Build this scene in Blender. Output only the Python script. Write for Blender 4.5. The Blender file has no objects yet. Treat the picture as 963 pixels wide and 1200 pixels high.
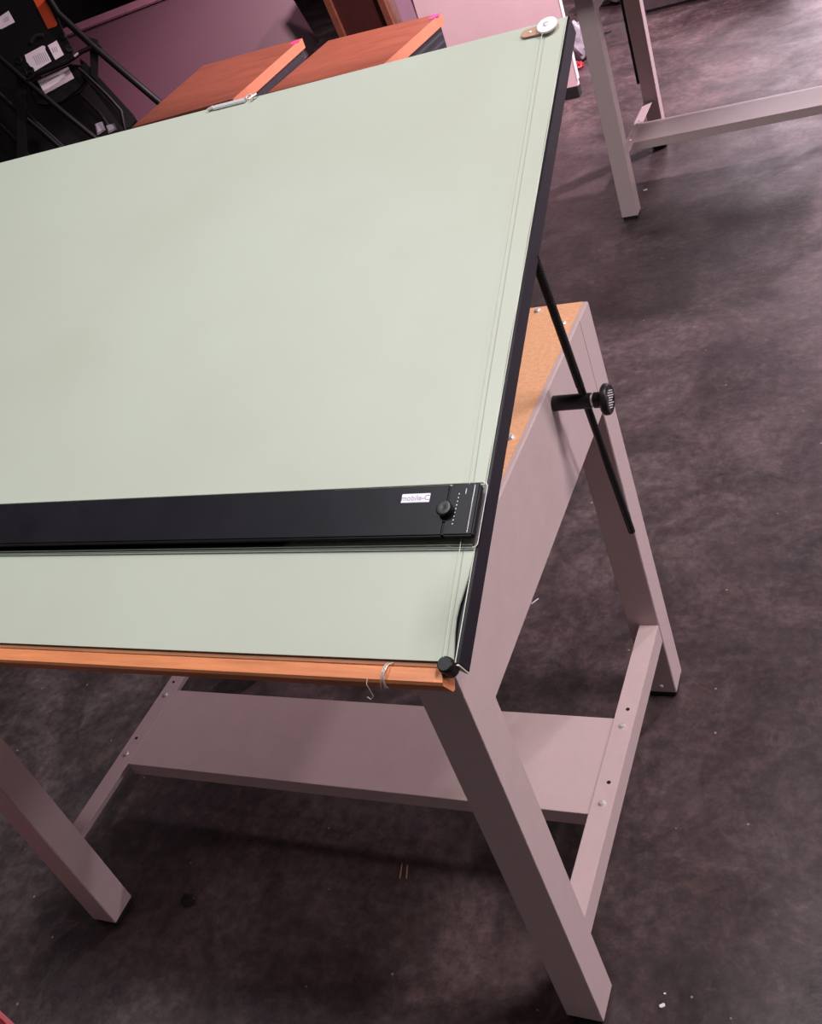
import bpy, bmesh, math, random
from mathutils import Vector, Matrix, noise
random.seed(4)
S = bpy.context.scene
C = S.collection
V = Vector

# ------------------------------------------------------------------ camera
CAM = V((0.4786, -0.6685, 1.501)); YAW, PITCH, ROLL, FPX = -0.5931, 0.5893, -0.3901, 1235.7
def cam_axes():
    f = V((math.sin(YAW)*math.cos(PITCH), math.cos(YAW)*math.cos(PITCH), -math.sin(PITCH)))
    r0 = V((math.cos(YAW), -math.sin(YAW), 0)); u0 = r0.cross(f)
    c, s = math.cos(ROLL), math.sin(ROLL)
    return c*r0+s*u0, -s*r0+c*u0, f
CR, CU, CF = cam_axes()
cd = bpy.data.cameras.new('camera'); cam = bpy.data.objects.new('camera', cd); C.objects.link(cam)
M3 = Matrix((CR, CU, -CF)).transposed()
cam.matrix_world = Matrix.Translation(CAM) @ M3.to_4x4()
cd.sensor_fit = 'VERTICAL'; cd.sensor_height = 36; cd.lens = FPX*36/1200; cd.clip_start = .02
S.camera = cam
def ray(x, y): return CF + CR*((x-481.5)/FPX) - CU*((y-600)/FPX)
def on(x, y, P, n):
    d = ray(x, y); n = V(n); t = (V(P)-CAM).dot(n)/d.dot(n); return CAM + d*t
def onz(x, y, z=0): return on(x, y, (0, 0, z), (0, 0, 1))
def ony(x, y, Y): return on(x, y, (0, Y, 0), (0, 1, 0))

# ------------------------------------------------------------------ world, lights, exposure
W = bpy.data.worlds.new('world'); S.world = W; W.use_nodes = True
W.node_tree.nodes['Background'].inputs[0].default_value = (.95, .80, .86, 1)
W.node_tree.nodes['Background'].inputs[1].default_value = .12
def lamp(name, loc, tgt, power, col, size, kind='SPOT', ang=120, blend=.6):
    l = bpy.data.lights.new(name, kind); l.energy = power; l.color = col
    if kind == 'AREA': l.shape = 'DISK'; l.size = size
    else: l.shadow_soft_size = size
    if kind == 'SPOT': l.spot_size = math.radians(ang); l.spot_blend = blend
    o = bpy.data.objects.new(name, l); C.objects.link(o); o.location = loc
    o.rotation_euler = (V(tgt)-V(loc)).to_track_quat('-Z', 'Y').to_euler()
    return o
lamp('bay_lamp_right', (3.3, .62, 3.35), (-.1, .5, .4), 135, (1, .90, .93), .13, 'SPOT', 62, .5)
lamp('bay_lamp_side', (1.75, .9, 4.0), (.1, .5, .4), 39, (1, .87, .90), 1.0, 'AREA').data.spread = math.radians(110)
lamp('bay_lamp_back', (2.6, 5.9, 4.7), (-.2, 4.6, 0), 2400, (1, .80, .92), .14, 'SPOT', 78, 1)
lamp('board_fill', (-.6, .1, 4.2), (-.5, .0, 0), 32, (.92, .97, 1), .8, 'AREA').data.spread = math.radians(110)  # added cool fill that brightens the drawing board's left and lower parts
lamp('side_panel_fill', (4.6, .7, 2.2), (0, .4, .5), 150, (1, .84, .93), .3, 'SPOT', 50, .7)  # added low fill from the right, lifts the side panel and leg faces
lamp('pink_board_fill', (.4, 3.1, 3.4), (-1.45, 4.1, .6), 1200, (1, .72, .80), .2, 'SPOT', 50, .5)  # added pink fill, placed in front of the pink board to brighten it
dl = lamp('floor_sheen_fill', (.9, 8.8, 1.7), (.9, 0, 1.2), 190, (1, .80, .91), 1, 'AREA'); dl.data.shape = 'RECTANGLE'; dl.data.size = 4.2; dl.data.size_y = 2.6  # added broad light giving the far floor its sheen; no door there
S.view_settings.view_transform = 'Standard'; S.view_settings.look = 'None'
S.view_settings.gamma = 1; S.view_settings.use_curve_mapping = False
S.view_settings.exposure = 0.0

# ------------------------------------------------------------------ materials
def mat(name, col, rough=.5, metal=0, bump=0, bscale=200, var=0, vscale=20, var_col=None, spec=.5, stretch=None, **kw):
    m = bpy.data.materials.new(name); m.use_nodes = True; nt = m.node_tree; b = nt.nodes['Principled BSDF']
    b.inputs['Base Color'].default_value = (*col, 1); b.inputs['Roughness'].default_value = rough
    b.inputs['Metallic'].default_value = metal; b.inputs['Specular IOR Level'].default_value = spec
    tc = nt.nodes.new('ShaderNodeTexCoord'); src = tc.outputs['Object']
    if stretch:
        mp = nt.nodes.new('ShaderNodeMapping'); mp.inputs['Scale'].default_value = stretch
        nt.links.new(src, mp.inputs[0]); src = mp.outputs[0]
    if var:
        n = nt.nodes.new('ShaderNodeTexNoise'); n.inputs['Scale'].default_value = vscale; n.inputs['Detail'].default_value = 8
        n.inputs['Roughness'].default_value = .65
        nt.links.new(src, n.inputs['Vector'])
        r = nt.nodes.new('ShaderNodeValToRGB'); r.color_ramp.elements[0].position = .32; r.color_ramp.elements[1].position = .7
        c2 = var_col or tuple(min(1, c*(1+var)) for c in col); c1 = tuple(c*(1-var) for c in col)
        r.color_ramp.elements[0].color = (*c1, 1); r.color_ramp.elements[1].color = (*c2, 1)
        nt.links.new(n.outputs['Fac'], r.inputs[0]); nt.links.new(r.outputs[0], b.inputs['Base Color'])
    if bump:
        n2 = nt.nodes.new('ShaderNodeTexNoise'); n2.inputs['Scale'].default_value = bscale; n2.inputs['Detail'].default_value = 4
        nt.links.new(src, n2.inputs['Vector'])
        bp = nt.nodes.new('ShaderNodeBump'); bp.inputs['Strength'].default_value = bump; bp.inputs['Distance'].default_value = .002
        nt.links.new(n2.outputs['Fac'], bp.inputs['Height']); nt.links.new(bp.outputs[0], b.inputs['Normal'])
    for k, v in kw.items(): b.inputs[k.replace('_', ' ')].default_value = v
    return m
MET = mat('painted_steel', (.60, .475, .465), .42, bump=.12, bscale=500, var=.03, vscale=30)
VIN = mat('green_vinyl', (.43, .455, .368), .42, bump=.05, bscale=120, var=.06, vscale=2.2, var_col=(.435, .475, .392))
VEDGE = mat('cut_vinyl_edge', (.62, .62, .52), .6, var=.05)
BLK = mat('black_edge_metal', (.010, .010, .016), .32, spec=.3, var=.2, vscale=40)
BAR = mat('black_anodised_bar', (.007, .006, .009), .4, spec=.22, bump=.03, bscale=90, var=.3, vscale=15)
BLKP = mat('black_plastic', (.008, .007, .008), .38, spec=.35, bump=.05)
RUB = mat('black_rubber', (.012, .012, .012), .6, var=.2)
CHR = mat('bright_screw_metal', (.8, .78, .78), .25, .45, var=.05)
WOOD = mat('orange_wood', (.60, .21, .085), .4, var=.22, vscale=14, stretch=(.6, 8, 8), bump=.08)
WOODC = mat('core_wood', (.30, .12, .05), .6, var=.25, vscale=30, stretch=(.5, 6, 6))
PART = mat('particle_board', (.86, .47, .25), .7, var=.12, vscale=170, bump=.2, bscale=300)
TAN = mat('tan_plate', (.42, .24, .17), .5, var=.08)
WHT = mat('white_nylon', (.85, .80, .82), .35, var=.03)
WIRE = mat('cable_wire', (.75, .72, .66), .3, .6, var=.05)
LAB = mat('label_white', (.80, .76, .82), .5, var=.03)
INK = mat('label_ink', (.30, .28, .36), .5, var=.05)
HOLE = mat('dark_hole', (.01, .008, .008), .9, var=.1)
CHERRY = mat('cherry_laminate', (.22, .070, .040), .38, var=.2, vscale=5, stretch=(1, 5, 5))
BAND = mat('light_edge_band', (.46, .17, .09), .4, var=.08)
CAB = mat('black_cabinet_paint', (.014, .015, .02), .3, var=.2)
MAR = mat('maroon_laminate', (.078, .024, .040), .45, var=.14, vscale=60, stretch=(1, 1, 6))
MARE = mat('maroon_edge', (.19, .07, .10), .5, var=.1)
DBR = mat('dark_brown_panel', (.045, .010, .008), .5, var=.2)
BRE = mat('brown_wood_edge', (.16, .055, .03), .5, var=.2, vscale=30)
PNK = mat('pale_pink_panel', (.88, .66, .68), .5, var=.05, vscale=4)
LIL = mat('lilac_panel', (.42, .28, .36), .5, var=.05)
ORG = mat('orange_label', (.85, .10, .02), .5, var=.05)
GBAG = mat('grey_plastic', (.25, .24, .27), .3, bump=.6, bscale=30, var=.3)
MAG = mat('magenta_sticker', (.75, .05, .22), .5, var=.05)
RED = mat('red_plastic', (.30, .012, .018), .4, var=.1)
REDR = mat('red_rim', (.62, .12, .14), .4, var=.1)
DGREY = mat('dark_grey_board', (.07, .055, .06), .5, var=.2)
WALL = mat('dark_wall_paint', (.02, .015, .016), .8, var=.3, vscale=3)
def clear_mat():
    m = bpy.data.materials.new('clear_acrylic'); m.use_nodes = True; nt = m.node_tree; nt.nodes.clear()
    o = nt.nodes.new('ShaderNodeOutputMaterial'); mx = nt.nodes.new('ShaderNodeMixShader')
    t = nt.nodes.new('ShaderNodeBsdfTransparent'); g = nt.nodes.new('ShaderNodeBsdfGlossy'); f = nt.nodes.new('ShaderNodeFresnel')
    g.inputs['Roughness'].default_value = .08; t.inputs[0].default_value = (.97, .975, .96, 1); f.inputs[0].default_value = 1.5
    nt.links.new(f.outputs[0], mx.inputs[0]); nt.links.new(t.outputs[0], mx.inputs[1]); nt.links.new(g.outputs[0], mx.inputs[2])
    nt.links.new(mx.outputs[0], o.inputs[0]); return m
CLR = clear_mat()
def floor_mat():
    m = bpy.data.materials.new('worn_concrete'); m.use_nodes = True; nt = m.node_tree; b = nt.nodes['Principled BSDF']
    L = nt.links.new; N = nt.nodes.new
    tc = N('ShaderNodeTexCoord')
    def nz(sc, det, r, dist=0):
        n = N('ShaderNodeTexNoise'); n.inputs['Scale'].default_value = sc; n.inputs['Detail'].default_value = det
        n.inputs['Roughness'].default_value = r; n.inputs['Distortion'].default_value = dist; L(tc.outputs['Object'], n.inputs['Vector']); return n.outputs['Fac']
    def ramp(fac, stops):
        r = N('ShaderNodeValToRGB'); e = r.color_ramp.elements
        while len(e) < len(stops): e.new(.5)
        for k, (p, c) in enumerate(stops): e[k].position = p; e[k].color = (*c, 1)
        L(fac, r.inputs[0]); return r.outputs[0]
    def mix(fac, a, c, mode='MIX'):
        x = N('ShaderNodeMixRGB'); x.blend_type = mode
        if isinstance(fac, float): x.inputs[0].default_value = fac
        else: L(fac, x.inputs[0])
        for i, q in ((1, a), (2, c)):
            if isinstance(q, tuple): x.inputs[i].default_value = (*q, 1)
            else: L(q, x.inputs[i])
        return x.outputs[0]
    base = ramp(nz(3.2, 10, .68, .6), [(.36, (.026, .017, .018)), (.5, (.050, .033, .034)), (.64, (.100, .070, .071))])
    fine = ramp(nz(38, 8, .75), [(.36, (.55, .54, .54)), (.52, (1, 1, 1)), (.68, (1.7, 1.62, 1.6))])
    c = mix(1.0, base, fine, 'MULTIPLY')
    scuff = ramp(nz(9, 12, .8, 1.2), [(.54, (0, 0, 0)), (.70, (.6, .6, .6))])
    c = mix(scuff, c, (.13, .10, .095))
    rust = ramp(nz(13, 10, .75, .8), [(.56, (0, 0, 0)), (.70, (.6, .6, .6))])
    c = mix(rust, c, (.115, .068, .052))
    vo = N('ShaderNodeTexVoronoi'); vo.inputs['Scale'].default_value = 17; L(tc.outputs['Object'], vo.inputs['Vector'])
    sp = ramp(vo.outputs['Distance'], [(.022, (.7, .7, .7)), (.045, (0, 0, 0))])
    c = mix(sp, c, (.42, .36, .34))
    L(c, b.inputs['Base Color'])
    rr = ramp(nz(7, 8, .7), [(.3, (.34, .34, .34)), (.7, (.56, .56, .56))]); L(rr, b.inputs['Roughness'])
    b.inputs['Specular IOR Level'].default_value = .55
    bp = N('ShaderNodeBump'); bp.inputs['Strength'].default_value = .35; bp.inputs['Distance'].default_value = .002
    L(nz(60, 8, .7), bp.inputs['Height']); L(bp.outputs[0], b.inputs['Normal'])
    return m
FLOOR = floor_mat()

# ------------------------------------------------------------------ helpers
def obj(name, bm, m, parent=None, smooth=False):
    me = bpy.data.meshes.new(name); bmesh.ops.recalc_face_normals(bm, faces=bm.faces[:]); bm.to_mesh(me); bm.free()
    if smooth:
        for p in me.polygons: p.use_smooth = True
        me.set_sharp_from_angle(angle=math.radians(40))
    me.materials.append(m); o = bpy.data.objects.new(name, me); C.objects.link(o)
    if parent: o.parent = parent
    return o
def tag(o, label=None, cat=None, group=None, kind=None):
    if label: o['label'] = label
    if cat: o['category'] = cat
    if group: o['group'] = group
    if kind: o['kind'] = kind
    return o
def empty(name, loc=(0, 0, 0), rz=0):
    o = bpy.data.objects.new(name, None); C.objects.link(o); o.location = loc; o.rotation_euler = (0, 0, rz); o.empty_display_size = .1
    return o
def copy_tree(o, parent=None):
    c = o.copy(); C.objects.link(c); c.parent = parent
    for ch in list(o.children): copy_tree(ch, c)
    return c
def hexa(bm, pts, bev=0, seg=2):
    """eight points: four of one face in loop order then the four opposite"""
    vs = [bm.verts.new(p) for p in pts]
    fs = [bm.faces.new([vs[i] for i in q]) for q in ((0, 1, 2, 3), (4, 5, 6, 7), (0, 1, 5, 4), (1, 2, 6, 5), (2, 3, 7, 6), (3, 0, 4, 7))]
    if bev:
        es = list({e for f in fs for e in f.edges}); bmesh.ops.bevel(bm, geom=es, offset=bev, segments=seg, affect='EDGES')
    return bm
def box(x0, x1, y0, y1, z0, z1, bev=0, bm=None, F=None):
    bm = bm or bmesh.new(); F = F or (lambda x, y, z: V((x, y, z)))
    return hexa(bm, [F(x0, y0, z0), F(x1, y0, z0), F(x1, y1, z0), F(x0, y1, z0), F(x0, y0, z1), F(x1, y0, z1), F(x1, y1, z1), F(x0, y1, z1)], bev)
def prism(poly, d, bev=0, bm=None, seg=2):
    """closed polygon of points, extruded by vector d"""
    bm = bm or bmesh.new(); d = V(d)
    a = [bm.verts.new(p) for p in poly]; b = [bm.verts.new(V(p)+d) for p in poly]; n = len(poly)
    f = [bm.faces.new(a), bm.faces.new(b[::-1])]
    for i in range(n): f.append(bm.faces.new([a[i], a[(i+1) % n], b[(i+1) % n], b[i]]))
    if bev:
        es = list(f[0].edges)+list(f[1].edges); bmesh.ops.bevel(bm, geom=es, offset=bev, segments=seg, affect='EDGES')
    return bm
def tube(pts, r, n=10, bm=None, cap=True):
    bm = bm or bmesh.new(); pts = [V(p) for p in pts]; rings = []; up = None
    for i, p in enumerate(pts):
        t = (pts[min(i+1, len(pts)-1)]-pts[max(i-1, 0)]).normalized()
        if up is None: up = t.orthogonal().normalized()
        up = (up - t*up.dot(t)).normalized(); w = t.cross(up)
        rr = r[i] if isinstance(r, (list, tuple)) else r
        rings.append([bm.verts.new(p+(up*math.cos(2*math.pi*k/n)+w*math.sin(2*math.pi*k/n))*rr) for k in range(n)])
    for a, b in zip(rings, rings[1:]):
        for k in range(n): bm.faces.new([a[k], a[(k+1) % n], b[(k+1) % n], b[k]])
    if cap: bm.faces.new(rings[0]); bm.faces.new(rings[-1][::-1])
    return bm
def lathe(base, axis, prof, n=24, bm=None):
    """profile (distance along axis, radius) around an axis from base"""
    bm = bm or bmesh.new(); base = V(base); axis = V(axis).normalized(); up = axis.orthogonal().normalized(); w = axis.cross(up); rings = []
    for t, r in prof:
        rings.append([bm.verts.new(base+axis*t+(up*math.cos(2*math.pi*k/n)+w*math.sin(2*math.pi*k/n))*max(r, 1e-5)) for k in range(n)])
    for a, b in zip(rings, rings[1:]):
        for k in range(n): bm.faces.new([a[k], a[(k+1) % n], b[(k+1) % n], b[k]])
    bm.faces.new(rings[0]); bm.faces.new(rings[-1][::-1]); return bm
def screw_head(p, ax, r=.0045, h=.003):
    return lathe(p, ax, [(-.001, r), (h*.4, r), (h*.85, r*.75), (h, r*.3), (h*.6, r*.25)], 12)
def arc(c, e1, e2, r, a0, a1, n=8):
    return [V(c)+V(e1)*(r*math.cos(a0+(a1-a0)*k/n))+V(e2)*(r*math.sin(a0+(a1-a0)*k/n)) for k in range(n+1)]
def text_mesh(name, s, size, M, m, parent):
    cu = bpy.data.curves.new(name, 'FONT'); cu.body = s; cu.size = size; cu.extrude = .00015; cu.align_x = 'CENTER'; cu.align_y = 'CENTER'; cu.resolution_u = 3
    t = bpy.data.objects.new(name+'_source', cu); C.objects.link(t)
    dg = bpy.context.evaluated_depsgraph_get(); dg.update()
    me = bpy.data.meshes.new_from_object(t.evaluated_get(dg)); bpy.data.objects.remove(t)
    me.transform(M); me.materials.clear(); me.materials.append(m); me.name = name
    o = bpy.data.objects.new(name, me); C.objects.link(o); o.parent = parent; return o

# ------------------------------------------------------------------ structure
bm = bmesh.new(); bmesh.ops.create_grid(bm, x_segments=2, y_segments=2, size=9); bmesh.ops.translate(bm, verts=bm.verts, vec=(-1, 3, 0))
tag(obj('floor', bm, FLOOR), kind='structure')
tag(obj('wall_back', box(-10, 8, 9, 9.15, 0, 4), WALL), kind='structure')
tag(obj('wall_left', box(-7.2, -7.05, -4, 9, 0, 4), WALL), kind='structure')

# ------------------------------------------------------------------ drafting table
a, b, D, TW, p_, zs, H = .0553, .0562, .680, .980, .157, .1875, .80
zf = .012; ws = .0338; YF, YR = .2264, .4126; hs = .0405
al = .4218; ca, sa = math.cos(al), math.sin(al); XB, YB, ZB, L, TH = .0473, -.0531, .8188, .8695, .0279
BW = TW+2*XB
def F(x, s, n): return V((XB+x, YB+s*ca-n*sa, ZB+s*sa+n*ca))      # board frame: x from the right edge, s up the slope, n off the surface
BX, BS, BN = V((1, 0, 0)), V((0, ca, sa)), V((0, -sa, ca))

def rod_and_knob(T, x, s, pts):
    """s = +1 outside right, -1 outside left"""
    rod = obj('support_rod', tube(pts, .0052, 12), BLKP, T, True)
    top = V(pts[0]); dr = (V(pts[1])-top).normalized(); tb = bmesh.new()
    for k in range(60):
        c = top+dr*(.003+k*.0034); lathe(c, dr, [(-.0008, .0053), (0, .0058), (.0008, .0058), (.0016, .0053)], 10, tb)
    obj('rod_thread', tb, BLKP, rod, True)
    return rod
def knob(T, base, ax, clamp_len=.05):
    base = V(base); ax = V(ax)
    sl = obj('clamp_sleeve', lathe(base, ax, [(0, .0085), (.001, .0105), (clamp_len, .0105), (clamp_len+.001, .0085)], 20), BLKP, T, True)
    obj('lock_washer', lathe(base+ax*(clamp_len+.001), ax, [(0, .008), (.0035, .008)], 16), CHR, sl, True)
    k = obj('clamp_knob', lathe(base+ax*(clamp_len+.0045), ax, [(0, .0105), (.009, .0105), (.0095, .0125), (.0115, .0185), (.014, .0208), (.019, .0208), (.0212, .0192), (.0217, .0180), (.0212, .0172), (.0212, .002)], 30), BLKP, T, True)
    rng = random.Random(3); rb = bmesh.new()
    u = V((0, .5, .866)); w = ax.cross(u)
    c = base+ax*(clamp_len+.0045+.0214)
    for i, t in enumerate([-.011, -.0078, -.0046, -.0014, .0018, .005, .0082, .0112]):
        hw = math.sqrt(max(0, .0150**2-t*t))*rng.uniform(.5, .95); o0 = rng.uniform(-.002, .002)
        q = [c+u*(t-.0006)+w*(-hw+o0), c+u*(t-.0006)+w*(hw+o0), c+u*(t+.0006)+w*(hw+o0), c+u*(t+.0006)+w*(-hw+o0)]
        prism(q, ax*.0004, 0, rb)
    obj('knob_marking', rb, WHT, k)

def make_table():
    T = empty('drafting_table')
    # legs: folded sheet steel posts on rubber feet
    for x0, y0 in ((-a, 0), (-a, D-b), (-TW, 0), (-TW, D-b)):
        lg = obj('leg', box(x0, x0+a, y0, y0+b, zf, H-p_+.002 if False else H-.0005, .0012), MET, T)
        obj('rubber_foot', box(x0+.002, x0+a-.002, y0+.002, y0+b-.002, 0, zf+.006, .002), RUB, lg)
        if y0: obj('foot_screw', screw_head((x0+a*.55, y0-.0002, zf+.017), (0, -1, 0), .0035), CHR, lg)
        outx = x0+a if x0 > -.5 else x0; sx = 1 if x0 > -.5 else -1
        # thin folded cover strip that closes the leg's outer face above, leaving the visible seam
        # (the seam is the gap between side panel and leg)
    # side panels of the box, a hair proud of nothing: gap of 1.2 mm against each rear leg
    for sx, x in ((1, 0), (-1, -TW)):
        pp_ = [(.0003, zf+.0005), (b, zf+.0005), (b, H-p_), (D-b-.0014, H-p_), (D-b-.0014, H), (.0003, H)]
        bm = prism([V((x+sx*.0006, y, z)) for y, z in pp_], (-sx*.004, 0, 0), .0005)
        sp = obj('side_panel', bm, MET, T)
        obj('top_flange', box(min(x-sx*.001, x-sx*.0072), max(x-sx*.001, x-sx*.0072), .004, D-.004, H-.0008, H+.0012, .0005), MET, sp)
    obj('front_panel', box(-TW+a-.001, -a+.001, .001, .018, H-.065, H-.0125, .001), MET, T)
    obj('rear_panel', box(-TW+a-.001, -a+.001, D-.018, D-.0005, H-p_, H-.0125, .001), MET, T)
    top = obj('particle_board_top', box(-TW+.0074, -.0074, .006, D-.0012, H-.012, H+.0006, .0003), PART, T)
    for xx, yy in ((-.074, .665), (-.022, .617), (-.020, .341), (-.022, .06), (-TW+.022, .617), (-TW+.02, .341), (-.5, .66)):
        obj('screw', screw_head((xx, yy, H+.0008), (0, 0, 1), .0052, .0035), CHR, top, True)
    # lower stretchers: L of sheet steel with bolts and holes
    for sx, x in ((1, -.001), (-1, -TW+.001)):
        bm = box(min(x, x-sx*ws), max(x, x-sx*ws), b, D-b, zs-.002, zs, .0007)
        box(min(x, x-sx*.003), max(x, x-sx*.003), b, D-b, zs-hs, zs-.0005, .0007, bm)
        st = obj('stretcher', bm, MET, T)
        for yy in (.396, .246): obj('bolt', screw_head((x-sx*.017, yy, zs), (0, 0, 1), .0052, .004), CHR, st, True)
        for yy in (.431, .285): obj('bolt_hole', lathe((x-sx*.015, yy, zs-.001), (0, 0, 1), [(0, .0032), (.0014, .0032)], 12), HOLE, st)
    sh = box(-TW+.003, -.003, YF, YR, zs-.0045, zs-.0025, .0006)
    box(-TW+ws, -ws, YF, YF+.0015, zs-.032, zs-.003, .0004, sh); box(-TW+ws, -ws, YR-.0015, YR, zs-.032, zs-.003, .0004, sh)
    obj('foot_shelf', sh, MET, T)
    for sx, x in ((1, 0), (-1, -TW)):                              # hinge blocks that carry the board
        obj('hinge', box(min(x-sx*.06, x-sx*.12), max(x-sx*.06, x-sx*.12), -.004, .05, H+.001, H+.013, .002), BLKP, T)
    # ---- board
    bd = obj('drawing_board', box(-BW+.0015, -.0015, .0015, L-.001, -TH, -.0025, .001, F=F), BLK, T)
    obj('edge_trim', box(-.0016, .0006, .0, L+.0005, -TH-.0006, -.0012, .0006, F=F), BLK, bd)
    obj('edge_trim', box(-BW-.0006, -BW+.0016, .0, L+.0005, -TH-.0006, -.0012, .0006, F=F), BLK, bd)
    obj('edge_trim', box(-BW, 0, L-.001, L+.001, -TH, -.0015, .0005, F=F), BLK, bd)
    # vinyl cover with the slightly lifted right margin near the lower corner
    vb = bmesh.new(); NX, NS = 3, 60; rows = []
    for j in range(NS+1):
        s = .0008+(L-.0016)*j/NS
        lift = math.exp(-((s-.045)/.035)**2)
        inn = .0034+.0042*lift+.0004*math.sin(s*40)
        xs_ = [-BW+.004, -.5, -.06, -.015, -inn]
        rows.append([vb.verts.new(F(x, s, .0+(.0035*lift if i == 4 else 0))) for i, x in enumerate(xs_)])
    bot = []
    for r_, rw in zip(range(NS+1), rows): bot.append([vb.verts.new(v.co-BN*.0024) for v in rw])
    n5 = 5
    for j in range(NS):
        for i in range(n5-1):
            vb.faces.new([rows[j][i], rows[j][i+1], rows[j+1][i+1], rows[j+1][i]])
            vb.faces.new([bot[j][i], bot[j+1][i], bot[j+1][i+1], bot[j][i+1]])
        vb.faces.new([rows[j][-1], bot[j][-1], bot[j+1][-1], rows[j+1][-1]]); vb.faces.new([rows[j][0], rows[j+1][0], bot[j+1][0], bot[j][0]])
    for i in range(n5-1):
        vb.faces.new([rows[0][i], bot[0][i], bot[0][i+1], rows[0][i+1]]); vb.faces.new([rows[-1][i], rows[-1][i+1], bot[-1][i+1], bot[-1][i]])
    obj('vinyl_cover', vb, VIN, bd, True)
    # pencil ledge below the board
    e = .012
    prof = [(-.0045, -.006), (-.0045, -.024), (-.0195, -.024), (-.0225, -.021), (-.0225, -.004), (-.020, -.001), (-.0075, -.001), (-.0055, -.003)]
    tb = bmesh.new(); ends = []
    for x, sk in ((-BW+.02, 0), (-.022, 0), (-.0125, 1)):
        ring = []
        for (s, n) in prof:
            xx = x
            if sk: xx = x - .0045*(1 if s > -.012 else 0) + (.003 if n < -.015 else 0); n = n-.003*(s > -.012)
            ring.append(tb.verts.new(F(xx, s, n)))
        ends.append(ring)
    for r0, r1 in zip(ends, ends[1:]):
        for k in range(8): tb.faces.new([r0[k], r0[(k+1) % 8], r1[(k+1) % 8], r1[k]])
    tb.faces.new(ends[0]); tb.faces.new(ends[-1][::-1])
    obj('pencil_ledge', tb, WOOD, T)
    obj('ledge_rail', box(-BW+.02, -.02, -.0048, .0012, -.012, -.0032, .0006, F=F), WOODC, T)
    # corner bumper
    obj('cable_bumper', lathe(F(-.0105, -.0035, -.012), BN, [(0, .0075), (.001, .0088), (.014, .0088), (.0175, .0080), (.0185, .0068)], 16), BLKP, T, True)
    obj('trim_end', prism([F(-.010, -.0006, -.003), F(.0005, -.0006, -.003), F(.0005, -.0006, -.027), F(-.002, -.0006, -.027)], -BS*.0014), VEDGE, bd)
    for xb_ in (-.0030, -BW+.0024): obj('edge_bead', box(xb_, xb_+.0007, .0, L, -.0014, -.0002, F=F), VEDGE, bd)
    # ---- parallel bar
    s0, s1 = .127, .185
    pb = obj('parallel_bar', box(-BW+.03, -.0345, s0, s1, .006, .0155, .0015, F=F), BAR, T)
    cap = box(-.0338, -.0005, s0, s1, .006, .016, .0015, F=F)
    ec = obj('end_cap', cap, BAR, pb)
    obj('ridge', box(-.0062, -.0058, s0+.002, s1-.002, .0155, .0172, .0003, F=F), CHR, pb)
    for k in range(9):
        obj('scale_mark', box(-.0245+k*.0002, -.0236+k*.0002, s0+.012+k*.0042, s0+.0132+k*.0042, .0158, .0163, F=F), LAB, pb)
    obj('scale_mark', box(-.0155, -.0149, s0+.046, s0+.052, .0158, .0163, F=F), LAB, pb)
    bk = obj('brake_knob', lathe(F(-.0335, .1545, .0155), BN, [(0, .006), (.003, .0085), (.0075, .0088), (.009, .0078), (.0093, .006), (.0088, .002)], 24), BLKP, pb, True)
    obj('knob_washer', lathe(F(-.0320, .1515, .0155), BN, [(0, .0092), (.0008, .0092)], 24), BLKP, pb)
    lb = obj('name_label', box(-.0885, -.0555, .1652, .1756, .0152, .0162, .0004, F=F), LAB, pb)
    M = Matrix((( *BX, ), ( *BS, ), ( *BN, ))).transposed().to_4x4(); M.translation = F(-.072, .1702, .0164)
    text_mesh('lettering', 'mobile-C', .0088, M, INK, lb)
    # clear ruling blades: one rounded sheet under the bar
    def rr(x0, x1, s0_, s1_, r, n0, h):
        pts = []
        for (cx, cs, a0) in ((x1-r, s0_+r, -math.pi/2), (x1-r, s1_-r, 0), (x0+r, s1_-r, math.pi/2), (x0+r, s0_+r, math.pi)):
            for k in range(7): t = a0+math.pi/2*k/6; pts.append(F(cx+r*math.cos(t), cs+r*math.sin(t), n0))
        return prism(pts, BN*h)
    obj('clear_blade', rr(-BW+.025, .0012, s0-.0085, s1+.0072, .005, .0022, .0018), CLR, pb)
    for s_ in (s0-.0085, s0-.0055, s1+.0066): obj('blade_edge', box(-BW+.03, -.004, s_, s_+.0007, .0021, .0041, F=F), GEDGE, pb)
    obj('blade_edge', tube([F(-.004, s1+.0066, .004)]+arc(F(-.0035, s1+.0018, .004), BX, BS, .005, math.pi/2, 0, 6)+[F(.0015, s0-.003, .004)]+arc(F(-.0035, s0-.0032, .004), BX, BS, .005, 0, -math.pi/2, 6), .00045, 6), LAB, pb)
    # cables and pulleys
    obj('cable', tube([F(-.0125, .0, .006), F(-.0215, .3, .006), F(-.0305, .848, .006)], .00045, 6), CAB2, T)
    pk = F(-.026, .8545, .0005)
    pts = []
    for cx, a0, r in ((-.026, -math.pi/2, .010), (-.056, math.pi/2, .007)):
        for k in range(9): t = a0+math.pi*k/8; pts.append(F(cx+r*math.cos(t), .8540+r*math.sin(t)+(-.0015 if cx < -.05 else 0), .0003))
    pp = obj('pulley_plate', prism(pts, BN*.003, .0006), TAN, T)
    obj('pulley_wheel', lathe(pk+BN*.003, BN, [(0, .0105), (.001, .0135), (.0035, .0135), (.0045, .0118), (.0045, .0050), (.0055, .0042), (.0055, .001)], 28), WHT, pp, True)
    obj('axle_screw', lathe(pk+BN*.0075, BN, [(0, .0042), (.001, .0042), (.0018, .003)], 14), CHR, pp, True)
    obj('plate_screw', screw_head(F(-.050, .8532, .0032), BN, .0022, .0012), CHR, pp, True)
    # spring clamp on the top edge
    sc = obj('cable_tensioner', box(-.568, -.508, L-.008, L-.0005, .0002, .0042, .0008, F=F), CHR, T)
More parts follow.
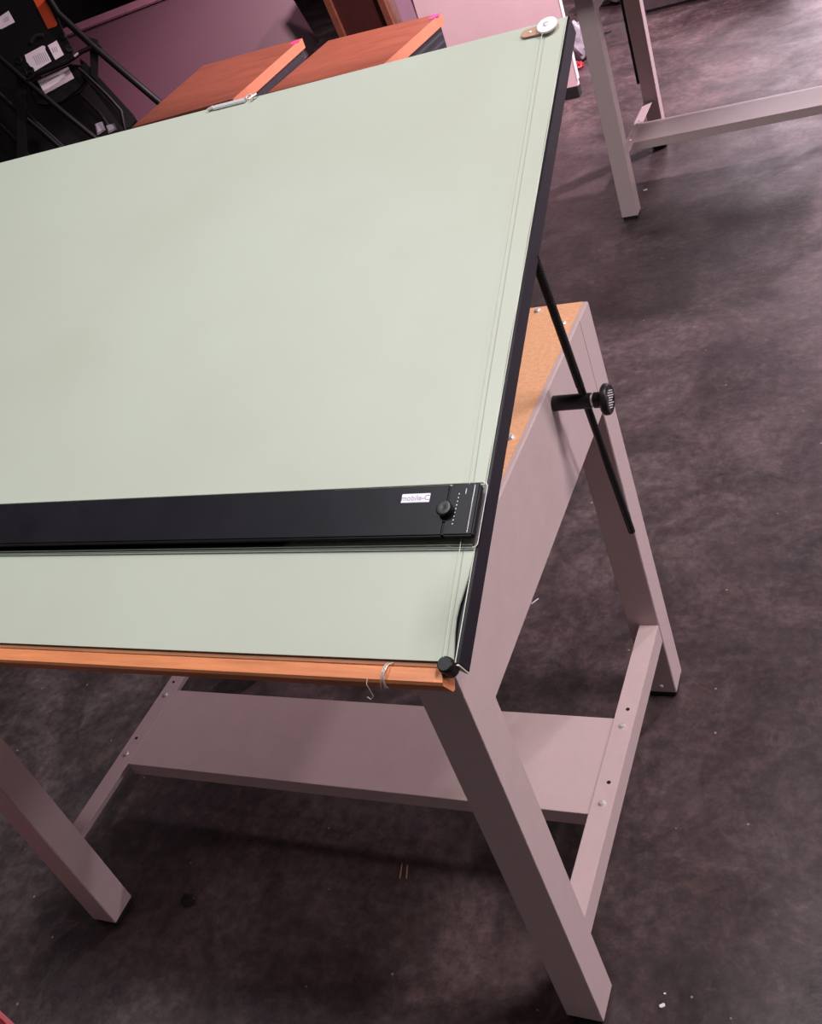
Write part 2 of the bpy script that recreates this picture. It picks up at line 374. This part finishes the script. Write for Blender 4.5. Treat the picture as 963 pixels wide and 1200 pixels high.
    obj('tension_spring', tube([F(-.578, L-.006, .003), F(-.568, L-.004, .004)], .0022, 8), CHR, sc, True)
    obj('tension_hook', tube([F(-.508, L-.004, .004)]+arc(F(-.500, L-.004, .005), BX, BS, .005, math.pi, -1.2, 8)+[F(-.487, L-.001, .005)], .0014, 8), CHR, sc, True)
    # wire coil wound round the ledge
    cb = bmesh.new(); rng = random.Random(7)
    for k in range(3):
        x = -.0835+k*.0035; pts = []
        for i in range(15):
            t = i/14; ang = -.3+t*4.2
            pts.append(F(x+.010*t+.002*math.sin(5*t+k), -.0135-.0125*math.cos(ang), -.009+.0125*math.sin(ang)+.001*k))
        tube(pts, .0006, 6, cb)
    tube([F(-.094, -.020, .001), F(-.094, -.026, .0), F(-.091, -.034, -.012), F(-.096, -.036, -.018), F(-.100, -.034, -.016)], .0005, 6, cb)
    obj('loose_wire', cb, WIRE, T, True)
    return T
CAB2 = mat('nylon_cord', (.50, .52, .42), .5, var=.05)
GEDGE = mat('blade_edge_plastic', (.20, .22, .18), .3, var=.05)
T1 = make_table()
tag(T1, 'tilted green drafting table with black parallel bar and pinkish steel base, nearest the camera', 'table', 'drafting tables with steel bases')
T2 = copy_tree(T1); T2.location = (.430, 2.792, 0); T2.rotation_euler = (0, 0, .017)
tag(T2, 'second drafting table at upper right, only steel legs and foot shelf in view', 'table', 'drafting tables with steel bases')
# rods: right side on the near table, left side on the far one (board at another tilt)
rod_and_knob(T1, 0, 1, [(.0435, .4167, 1.003), (.0435, .452, .780), (.0435, .496, .512)])
knob(T1, (.0005, .450, .776), (1, 0, 0), .052)
Y2 = lambda x, y: T2.matrix_world.inverted() @ on(x, y, (-.49, 0, 0), (1, 0, 0))
bpy.context.view_layer.update()
q0, q1 = Y2(748, 98), Y2(728, 0)
dq = (q1-q0).normalized()
rod_and_knob(T2, 0, -1, [q0+dq*.52, q0+dq*.3, q0])
knob(T2, (-TW-.0005, .450, .776), (-1, 0, 0), .052)

# ------------------------------------------------------------------ wooden topped cabinets
def cabinet(name, quad, ztop, label):
    T = empty(name, (sum(p[0] for p in quad)/4, sum(p[1] for p in quad)/4, 0)); o = T.location
    P = [V((p[0]-o.x, p[1]-o.y, 0)) for p in quad]          # front left, back left, back right, front right
    up = lambda z0, z1, k=1.0: [V((p.x*k, p.y*k, z0)) for p in P]+[V((p.x*k, p.y*k, z1)) for p in P]
    t = obj('wood_top', hexa(bmesh.new(), up(ztop-.04, ztop), .002), CHERRY, T)
    fr, br = P[3], P[2]; w = (br-fr); nrm = V((w.y, -w.x, 0)).normalized()
    hexa_pts = [fr+nrm*.0+V((0, 0, ztop-.041)), br+V((0, 0, ztop-.041)), br+nrm*.002+V((0, 0, ztop-.041)), fr+nrm*.002+V((0, 0, ztop-.041))]
    bb = bmesh.new(); hexa(bb, hexa_pts+[q+V((0, 0, .040)) for q in hexa_pts]); obj('edge_band', bb, BAND, t)
    body = obj('body', hexa(bmesh.new(), up(.03, ztop-.04, .965), .003), CAB, T)
    obj('plinth', hexa(bmesh.new(), up(0, .03, .92)), RUB, T)
    for k in range(2):                                          # side channels: drawer runners seen on the right side
        z = ztop-.075-k*.03
        q = [fr.lerp(br, .04)+nrm*-.012, fr.lerp(br, .96)+nrm*-.012, fr.lerp(br, .96)+nrm*-.004, fr.lerp(br, .04)+nrm*-.004]
        obj('side_rail', hexa(bmesh.new(), [v+V((0, 0, z)) for v in q]+[v+V((0, 0, z+.012)) for v in q], .002), CAB, T)
    # drawer fronts on the front side
    fl = P[0]; ff = (fr-fl); fn = V((ff.y, -ff.x, 0)).normalized()
    for k in range(2):
        z0, z1 = .06+k*.30, .34+k*.27
        q = [fl.lerp(fr, .06)-fn*.012, fl.lerp(fr, .94)-fn*.012, fl.lerp(fr, .94)+fn*.004, fl.lerp(fr, .06)+fn*.004]
        d = obj('drawer', hexa(bmesh.new(), [v+V((0, 0, z0)) for v in q]+[v+V((0, 0, z1)) for v in q], .003), CAB, T)
        h0 = fl.lerp(fr, .38)+fn*.02; h1 = fl.lerp(fr, .62)+fn*.02
        obj('handle', tube([h0-fn*.018+V((0, 0, z1-.06)), h0+V((0, 0, z1-.06)), h1+V((0, 0, z1-.06)), h1-fn*.018+V((0, 0, z1-.06))], .004, 8), CHR, d, True)
    c = br.lerp(fr, .045)*.95
    obj('sticker', prism([c+V((.02*math.cos(t), .03*math.sin(t), ztop+.0005)) for t in [i*math.pi/6 for i in range(12)]], (0, 0, .001)), MAG, t)
    return tag(T, label, 'cabinet', 'wood topped cabinets behind the drafting table')
z2 = lambda x, y: (140+x/3.704, y/3.704)
z3 = lambda x, y: (380+x/3.009, y/3.009)
cabinet('storage_cabinet', [onz(*z2(*v), .70)[:2] for v in ((50, 555), (360, 285), (790, 165), (490, 430))], .70,
        'cabinet with reddish wood top, the left of the pair, nearest the black stacked chairs')
qB = [onz(*z2(620, 410), .70)[:2], onz(*z2(925, 165), .70)[:2], onz(*z3(410, 45), .70)[:2], onz(*z3(205, 228), .70)[:2]]
qB[1] = (qB[1][0]-.01, qB[2][1]+.06); qB[0] = (qB[1][0]+.01, qB[0][1]); 
cabinet('storage_cabinet', qB, .70, 'cabinet with reddish wood top, the right of the pair, in front of the pink board')

# ------------------------------------------------------------------ pale pink board
T = empty('pink_board', (-1.40, 4.25, 0))
obj('board_sheet', box(-.335, .342, 0, .03, .05, 1.0, .003), PNK, T)
obj('foot_rail', box(-.33, .338, -.004, .05, 0, .05, .003), RUB, T)
obj('edge_strip', box(.342, .346, -.002, .031, .08, .98), WHT, T)
tag(T, 'pale pink upright board standing behind the top edge of the drawing board', 'board')

# ------------------------------------------------------------------ wooden frames behind the cabinets
T = empty('bookcase', (-2.15, 4.62, 0)); T.rotation_euler = (0, math.radians(-5), 0)
for x in (-.145, .14): obj('side_panel', box(x-.018, x+.018, -.02, .28, 0, .92, .002), BRE, T)
obj('back_panel', box(-.13, .125, 0, .012, .02, .90), DBR, T)
for z in (.02, .88): obj('shelf', box(-.128, .123, 0, .27, z, z+.025), DBR, T)
tag(T, 'dark brown bookcase with lighter wooden side edges behind the right cabinet', 'bookcase')
T = empty('panel', (-1.915, 4.66, 0)); T.rotation_euler = (0, math.radians(-3), 0)
obj('sheet', box(-.07, .03, .0, .03, 0, .92, .002), LIL, T)
obj('edge_strip', box(.03, .052, -.01, .032, 0, .92, .001), BRE, T)
tag(T, 'narrow lilac panel with brown edge strip between bookcase and pink board', 'panel')

# ------------------------------------------------------------------ leaning maroon tabletop
hx = V((CF.x, CF.y, 0)).normalized(); N2 = -hx*.9+V((0, 0, .43)); N2.normalize()
rm = ray(200, 60); P1 = CAM+rm/math.hypot(rm.x, rm.y)*6.4
K1 = lambda x, y: on(x, y, P1, N2)
lo = K1(250, 60); zlow = lambda x: x
pl = [K1(30, 51.7), K1(310, -56), K1(373.5, 48.6), K1(356, 71)]
def tofloor(P):  # slide down the plane to the floor
    dn = V((0, 0, -1)); dn = (dn-N2*dn.dot(N2)).normalized(); return P+dn*((P.z-.012)/-dn.z)
pl += [tofloor(K1(330, 100)), tofloor(K1(60, 100))]
T = obj('tabletop', prism(pl, -N2*.035, .003), MAR)
tag(T, 'large maroon laminate tabletop leaning behind the cabinets and stacked chairs', 'tabletop')
e1 = (pl[1]-pl[0]).normalized(); e2 = N2.cross(e1)
if e2.dot(CU) > 0: e2 = -e2
q = [pl[0]+N2*.001, pl[1]+N2*.001, pl[1]+e2*.045+N2*.001, pl[0]+e2*.045+N2*.001]
obj('edge_moulding', prism(q, N2*.018, .005), MARE, T)

# ------------------------------------------------------------------ stacked black chairs
CHB = mat('chair_black', (.006, .005, .006), .45, spec=.2, bump=.05)
PAP = mat('paper', (.95, .86, .90), .6, var=.05)
rm = ray(100, 80); P0 = CAM+rm/math.hypot(rm.x, rm.y)*5.6
N0 = (-hx*.9+V((0, 0, .43))).normalized()
def K(x, y, d=0): return on(x, y, P0+N0*d, N0)
def k1(x, y): return (x/4.377, y/4.377)
def k8(x, y): return (x/8.025, y/8.025)
def slab(name, pix, d, th, m, parent, bev=.006):
    return obj(name, prism([K(x, y, d) for x, y in pix], -N0*th, bev, seg=3), m, parent, True)
def drop(p, z=.012): return V((p.x, p.y, z))
def rail(name, parent, pix, r, d=0, floor_at=None):
    pts = [K(x, y, d) for x, y in pix]
    if floor_at:
        e = K(*floor_at, d); pts += [e, e+V((-.01, 0, -.04)), drop(e+V((-.02, 0, 0)))]
    return obj(name, tube(pts, r, 12), CHB, parent, True)
base = drop(K(60, 90), 0)
def rooted(name):
    return empty(name, (0, 0, 0))
# top chair: back shell with labels
T = rooted('stacking_chair')
sh = slab('back_shell', [(-40, -30), (52, -30), (58, 0), (64, 14), (72, 33), (82, 52), (86, 62), (82, 70), (62, 79), (38, 89), (30, 92), (18, 84), (8, 73), (-12, 60), (-40, 40)], 0, .04, CHB, T, .01)
def label(name, pix, m, d=.0022):
    return obj(name, prism([K(x, y, d) for x, y in pix], -N0*.002), m, sh)
l1 = label('paper_label', [k8(-20, 170), k8(80, 100), k8(140, 208), k8(10, 275), k8(-20, 260)], PAP)
l2 = label('orange_label', [k8(300, -30), k8(420, -30), k8(540, 225), k8(528, 245), k8(450, 272)], ORG)
l3 = label('paper_label', [k8(232, 518), k8(400, 428), k8(425, 436), k8(425, 465), k8(484, 575), k8(325, 672), k8(290, 630), k8(250, 580)], PAP)
l4 = label('paper_label', [k8(448, 428), k8(532, 380), k8(600, 515), k8(520, 563)], PAP)
def print_lines(p0, p1, p2, n, parent, fr=.8):
    rb = bmesh.new()
    A, B_, C_ = K(*p0, .003), K(*p1, .003), K(*p2, .003); u = B_-A; v = C_-A
    for i in range(n):
        t = (i+.7)/(n+.4); q = A+v*t+u*.1; w_ = v/(n*3.6)
        prism([q, q+u*fr, q+u*fr+w_, q+w_], -N0*.0006, 0, rb)
    obj('print', rb, INKP, parent)
INKP = mat('faint_print', (.46, .40, .45), .6, var=.05)
print_lines(k8(20, 175), k8(40, 230), k8(75, 140), 6, l1, .7)
print_lines(k8(290, 520), k8(350, 640), k8(420, 470), 7, l3, .7)
print_lines(k8(470, 450), k8(500, 520), k8(530, 430), 3, l4, .6)
obj('hand_slot', tube([K(*k8(290, 405), .002), K(*k8(310, 365), .002), K(*k8(350, 335), .002), K(*k8(410, 335), .002)], .010, 8), HOLE, sh, True)
for x, y in ((180, 575), (290, 665), (585, 345), (650, 460), (230, 690)):
    obj('screw_boss', lathe(K(*k8(x, y), -.002), N0, [(0, .020), (.008, .017), (.010, .012), (.006, .010)], 14), HOLE if x == 650 else CHB, sh, True)
rail('frame_rail', T, [(55, -4), (68, 16), (107, 52), (150, 89)], .017, .02, (203, 134))
rail('frame_rail', T, [(-25, 48), (0, 68), (27, 92), (70, 128)], .013, .02, (118, 167))
rail('cross_bar', T, [k8(262, 755), k8(340, 700), k8(480, 650), k8(620, 590), k8(700, 535), k8(760, 490), k8(860, 445)], .011, .025)
obj('bright_pin', lathe(K(*k8(718, 515), .035), (K(*k8(735, 500))-K(*k8(700, 530))).normalized(), [(-.012, .006), (.012, .006)], 10), CHR, T, True)
slab('rail_bracket', [(100, 42), (114, 46), (118, 54), (108, 57), (102, 54)], .03, .03, CHB, T, .004)
slab('upright_plate', [(105, 58), (115, 60), (114, 96), (106, 88)], -.005, .02, CHB, T, .003)
tag(T, 'black chair on top of the stack, its shell carrying orange and white labels', 'chair', 'stacked black chairs')
# middle chair
T = rooted('stacking_chair')
sh2 = slab('back_shell', [(33, 98), (60, 85), (82, 74), (96, 76), (102, 96), (92, 108), (72, 119), (55, 126), (42, 124), (35, 112)], -.045, .04, CHB, T, .012)
obj('paper_label', prism([K(x, y, -.042) for x, y in (k8(350, 757), k8(640, 628), k8(698, 735), k8(425, 885))], -N0*.003), PAP, sh2)
slab('frame_bar', [(93, 68), (101, 74), (156, 134), (160, 141), (150, 152), (142, 147), (96, 88)], -.03, .03, CHB, T, .004)
rail('frame_rail', T, [(-25, 88), (0, 111), (25, 134), (50, 155)], .012, -.06, (90, 190))
rail('frame_rail', T, [(92, 80), (99, 86), (126, 112), (142, 130)], .008, .0, (150, 170))
slab('upright_plate', [(19, 90), (31, 96), (31, 200), (19, 200)], -.03, .02, CHB, T, .004)
slab('seat_gap_backing', [(-30, 95), (30, 108), (62, 98), (97, 84), (147, 148), (150, 200), (-30, 200)], -.26, .03, CHB, T, .01)  # black seat sheet, enlarged to put darkness into the gaps between rails
tag(T, 'black chair second in the stack, with one wide white label on its rounded shell', 'chair', 'stacked black chairs')
# lowest chair
T = rooted('stacking_chair')
rail('frame_rail', T, [(88, 106), (100, 116), (118, 134), (126, 146)], .008, -.09, (134, 165))
rail('frame_rail', T, [(30, 132), (45, 146), (72, 170)], .009, -.09, (88, 190))
rail('frame_rail', T, [(-25, 122), (0, 146), (20, 166)], .009, -.09, (40, 190))
slab('rail_foot', [(111, 145), (119, 142), (123, 152), (114, 158)], -.07, .03, GBAG, T, .005)
slab('rail_foot', [(124, 147), (133, 144), (136, 151), (127, 156)], -.07, .03, GBAG, T, .005)
tag(T, 'black chair lowest in the stack, showing thin parallel frame rails and grey feet', 'chair', 'stacked black chairs')

# ------------------------------------------------------------------ clutter beyond
def blob(name, c, r, m, label, cat, seed=0):
    bm = bmesh.new(); bmesh.ops.create_icosphere(bm, subdivisions=4, radius=1)
    for v in bm.verts:
        d = 1+.35*noise.noise(v.co*1.7+V((seed, 0, 0)))+.15*noise.noise(v.co*5+V((0, seed, 0)))
        v.co = V((v.co.x*r[0]*d, v.co.y*r[1]*d, max(v.co.z*r[2]*d+r[2]*.8, 0)))
    o = obj(name, bm, m, None, True); o.location = c; tag(o, label, cat); return o
g = onz(682, 76); blob('plastic_bag', (g.x-.05, g.y+.14, 0), (.10, .12, .10), GBAG, 'crumpled grey plastic bag beside the pink board, right of the board corner', 'bag', 2)
g = onz(716, 11); blob('plastic_bag', (g.x, g.y+.2, 0), (.17, .15, .12), GBAG, 'crumpled grey plastic bag on the floor at the top edge between the table legs', 'bag', 5)
g = onz(676, 82); blob('cloth_scrap', (g.x+.0, g.y+.02, 0), (.03, .03, .02), RED, 'small dark red scrap on the floor beside the pink board', 'scrap', 9)
g0, g1 = onz(755, 17), onz(823, 0)
T = empty('storage_box', (g0.x, g0.y, 0))
obj('body', box(0, .75, .0, .5, .015, .28, .004), DGREY, T); obj('base', box(.01, .74, .01, .49, 0, .015), RUB, T)
T.rotation_euler.z = math.atan2(g1.y-g0.y, g1.x-g0.x)
obj('lid', box(-.005, .755, -.006, .506, .28, .30, .003), DGREY, T)
tag(T, 'low dark grey box on the floor at the top edge, beyond the far table', 'box')
g = onz(706, 41); tag(obj('strap', tube([g+V((-.03, 0, .006)), g+V((0, -.005, .01)), g+V((.03, .012, .006)), g+V((.04, .03, .005))], .005, 8), RUB, None, True), 'short curved black strap lying on the floor beyond the far table leg', 'strap')

# red tray at lower left corner
c0, c1 = onz(0, 1184, .06), onz(17, 1200, .06); u = (c1-c0).normalized(); w = V((u.y, -u.x, 0))
if w.y > 0: w = -w
o0 = c0-u*.25
T = empty('red_tray', (o0.x, o0.y, 0)); T.rotation_euler.z = math.atan2(u.y, u.x)
sg = 1 if (Matrix.Rotation(-T.rotation_euler.z, 3, 'Z') @ w).y > 0 else -1
yb = lambda a_, b_: (min(a_*sg, b_*sg), max(a_*sg, b_*sg))
y0, y1 = yb(0, .3); obj('tray_base', box(0, .5, y0+.004, y1-.004, 0, .045, .003), RED, T)
bm = bmesh.new()
for (xa, xb_, ya, yb_) in ((0, .5, 0, .008), (0, .5, .292, .3), (0, .008, .008, .292), (.492, .5, .008, .292)):
    y0, y1 = yb(ya, yb_); box(xa, xb_, y0, y1, .0, .06, .001, bm)
obj('rim', bm, REDR, T)
tag(T, 'red tray with paler rim, just its corner at the lower left', 'tray')

# debris on the floor
def chip(name, x, y, l, w_, ang, m, label, cat='debris'):
    g = onz(x, y); u = V((math.cos(ang), math.sin(ang), 0)); v = V((-u.y, u.x, 0))
    P = [g+u*l+v*w_*.3, g+u*l*.7+v*w_, g-u*l*.8+v*w_*.8, g-u*l-v*w_*.4, g-u*l*.5-v*w_, g+u*l*.8-v*w_*.9]
    tag(obj(name, prism([p+V((0, 0, .0003)) for p in P], (0, 0, .0022), .0004), m), label, cat)
chip('paint_chip', 776, 1179, .0045, .0028, .6, WHT, 'small white chip on the floor at lower right, right of the front leg')
chip('wood_splinter', 470, 1021, .016, .0012, -1.35, TAN, 'thin tan splinter on the dark floor under the table, left of two')
chip('wood_splinter', 477, 1022, .015, .0012, -1.28, TAN, 'thin tan splinter on the dark floor under the table, right of two')
chip('wood_splinter', 627, 705, .011, .0012, .95, LAB, 'pale splinter on the floor seen between the legs of the near table')
chip('paint_chip', 779, 1165, .0018, .0012, .2, WHT, 'tiny white speck just above the white chip at lower right')
chip('paint_chip', 756, 223, .008, .006, .4, WHT, 'white speck on the floor near the foot of the far table leg')
g = onz(221, 1056)
o = blob('tape_lump', (g.x, g.y, 0), (.016, .012, .004), RUB, 'small black sticky lump on the dark floor under the table', 'debris', 3)
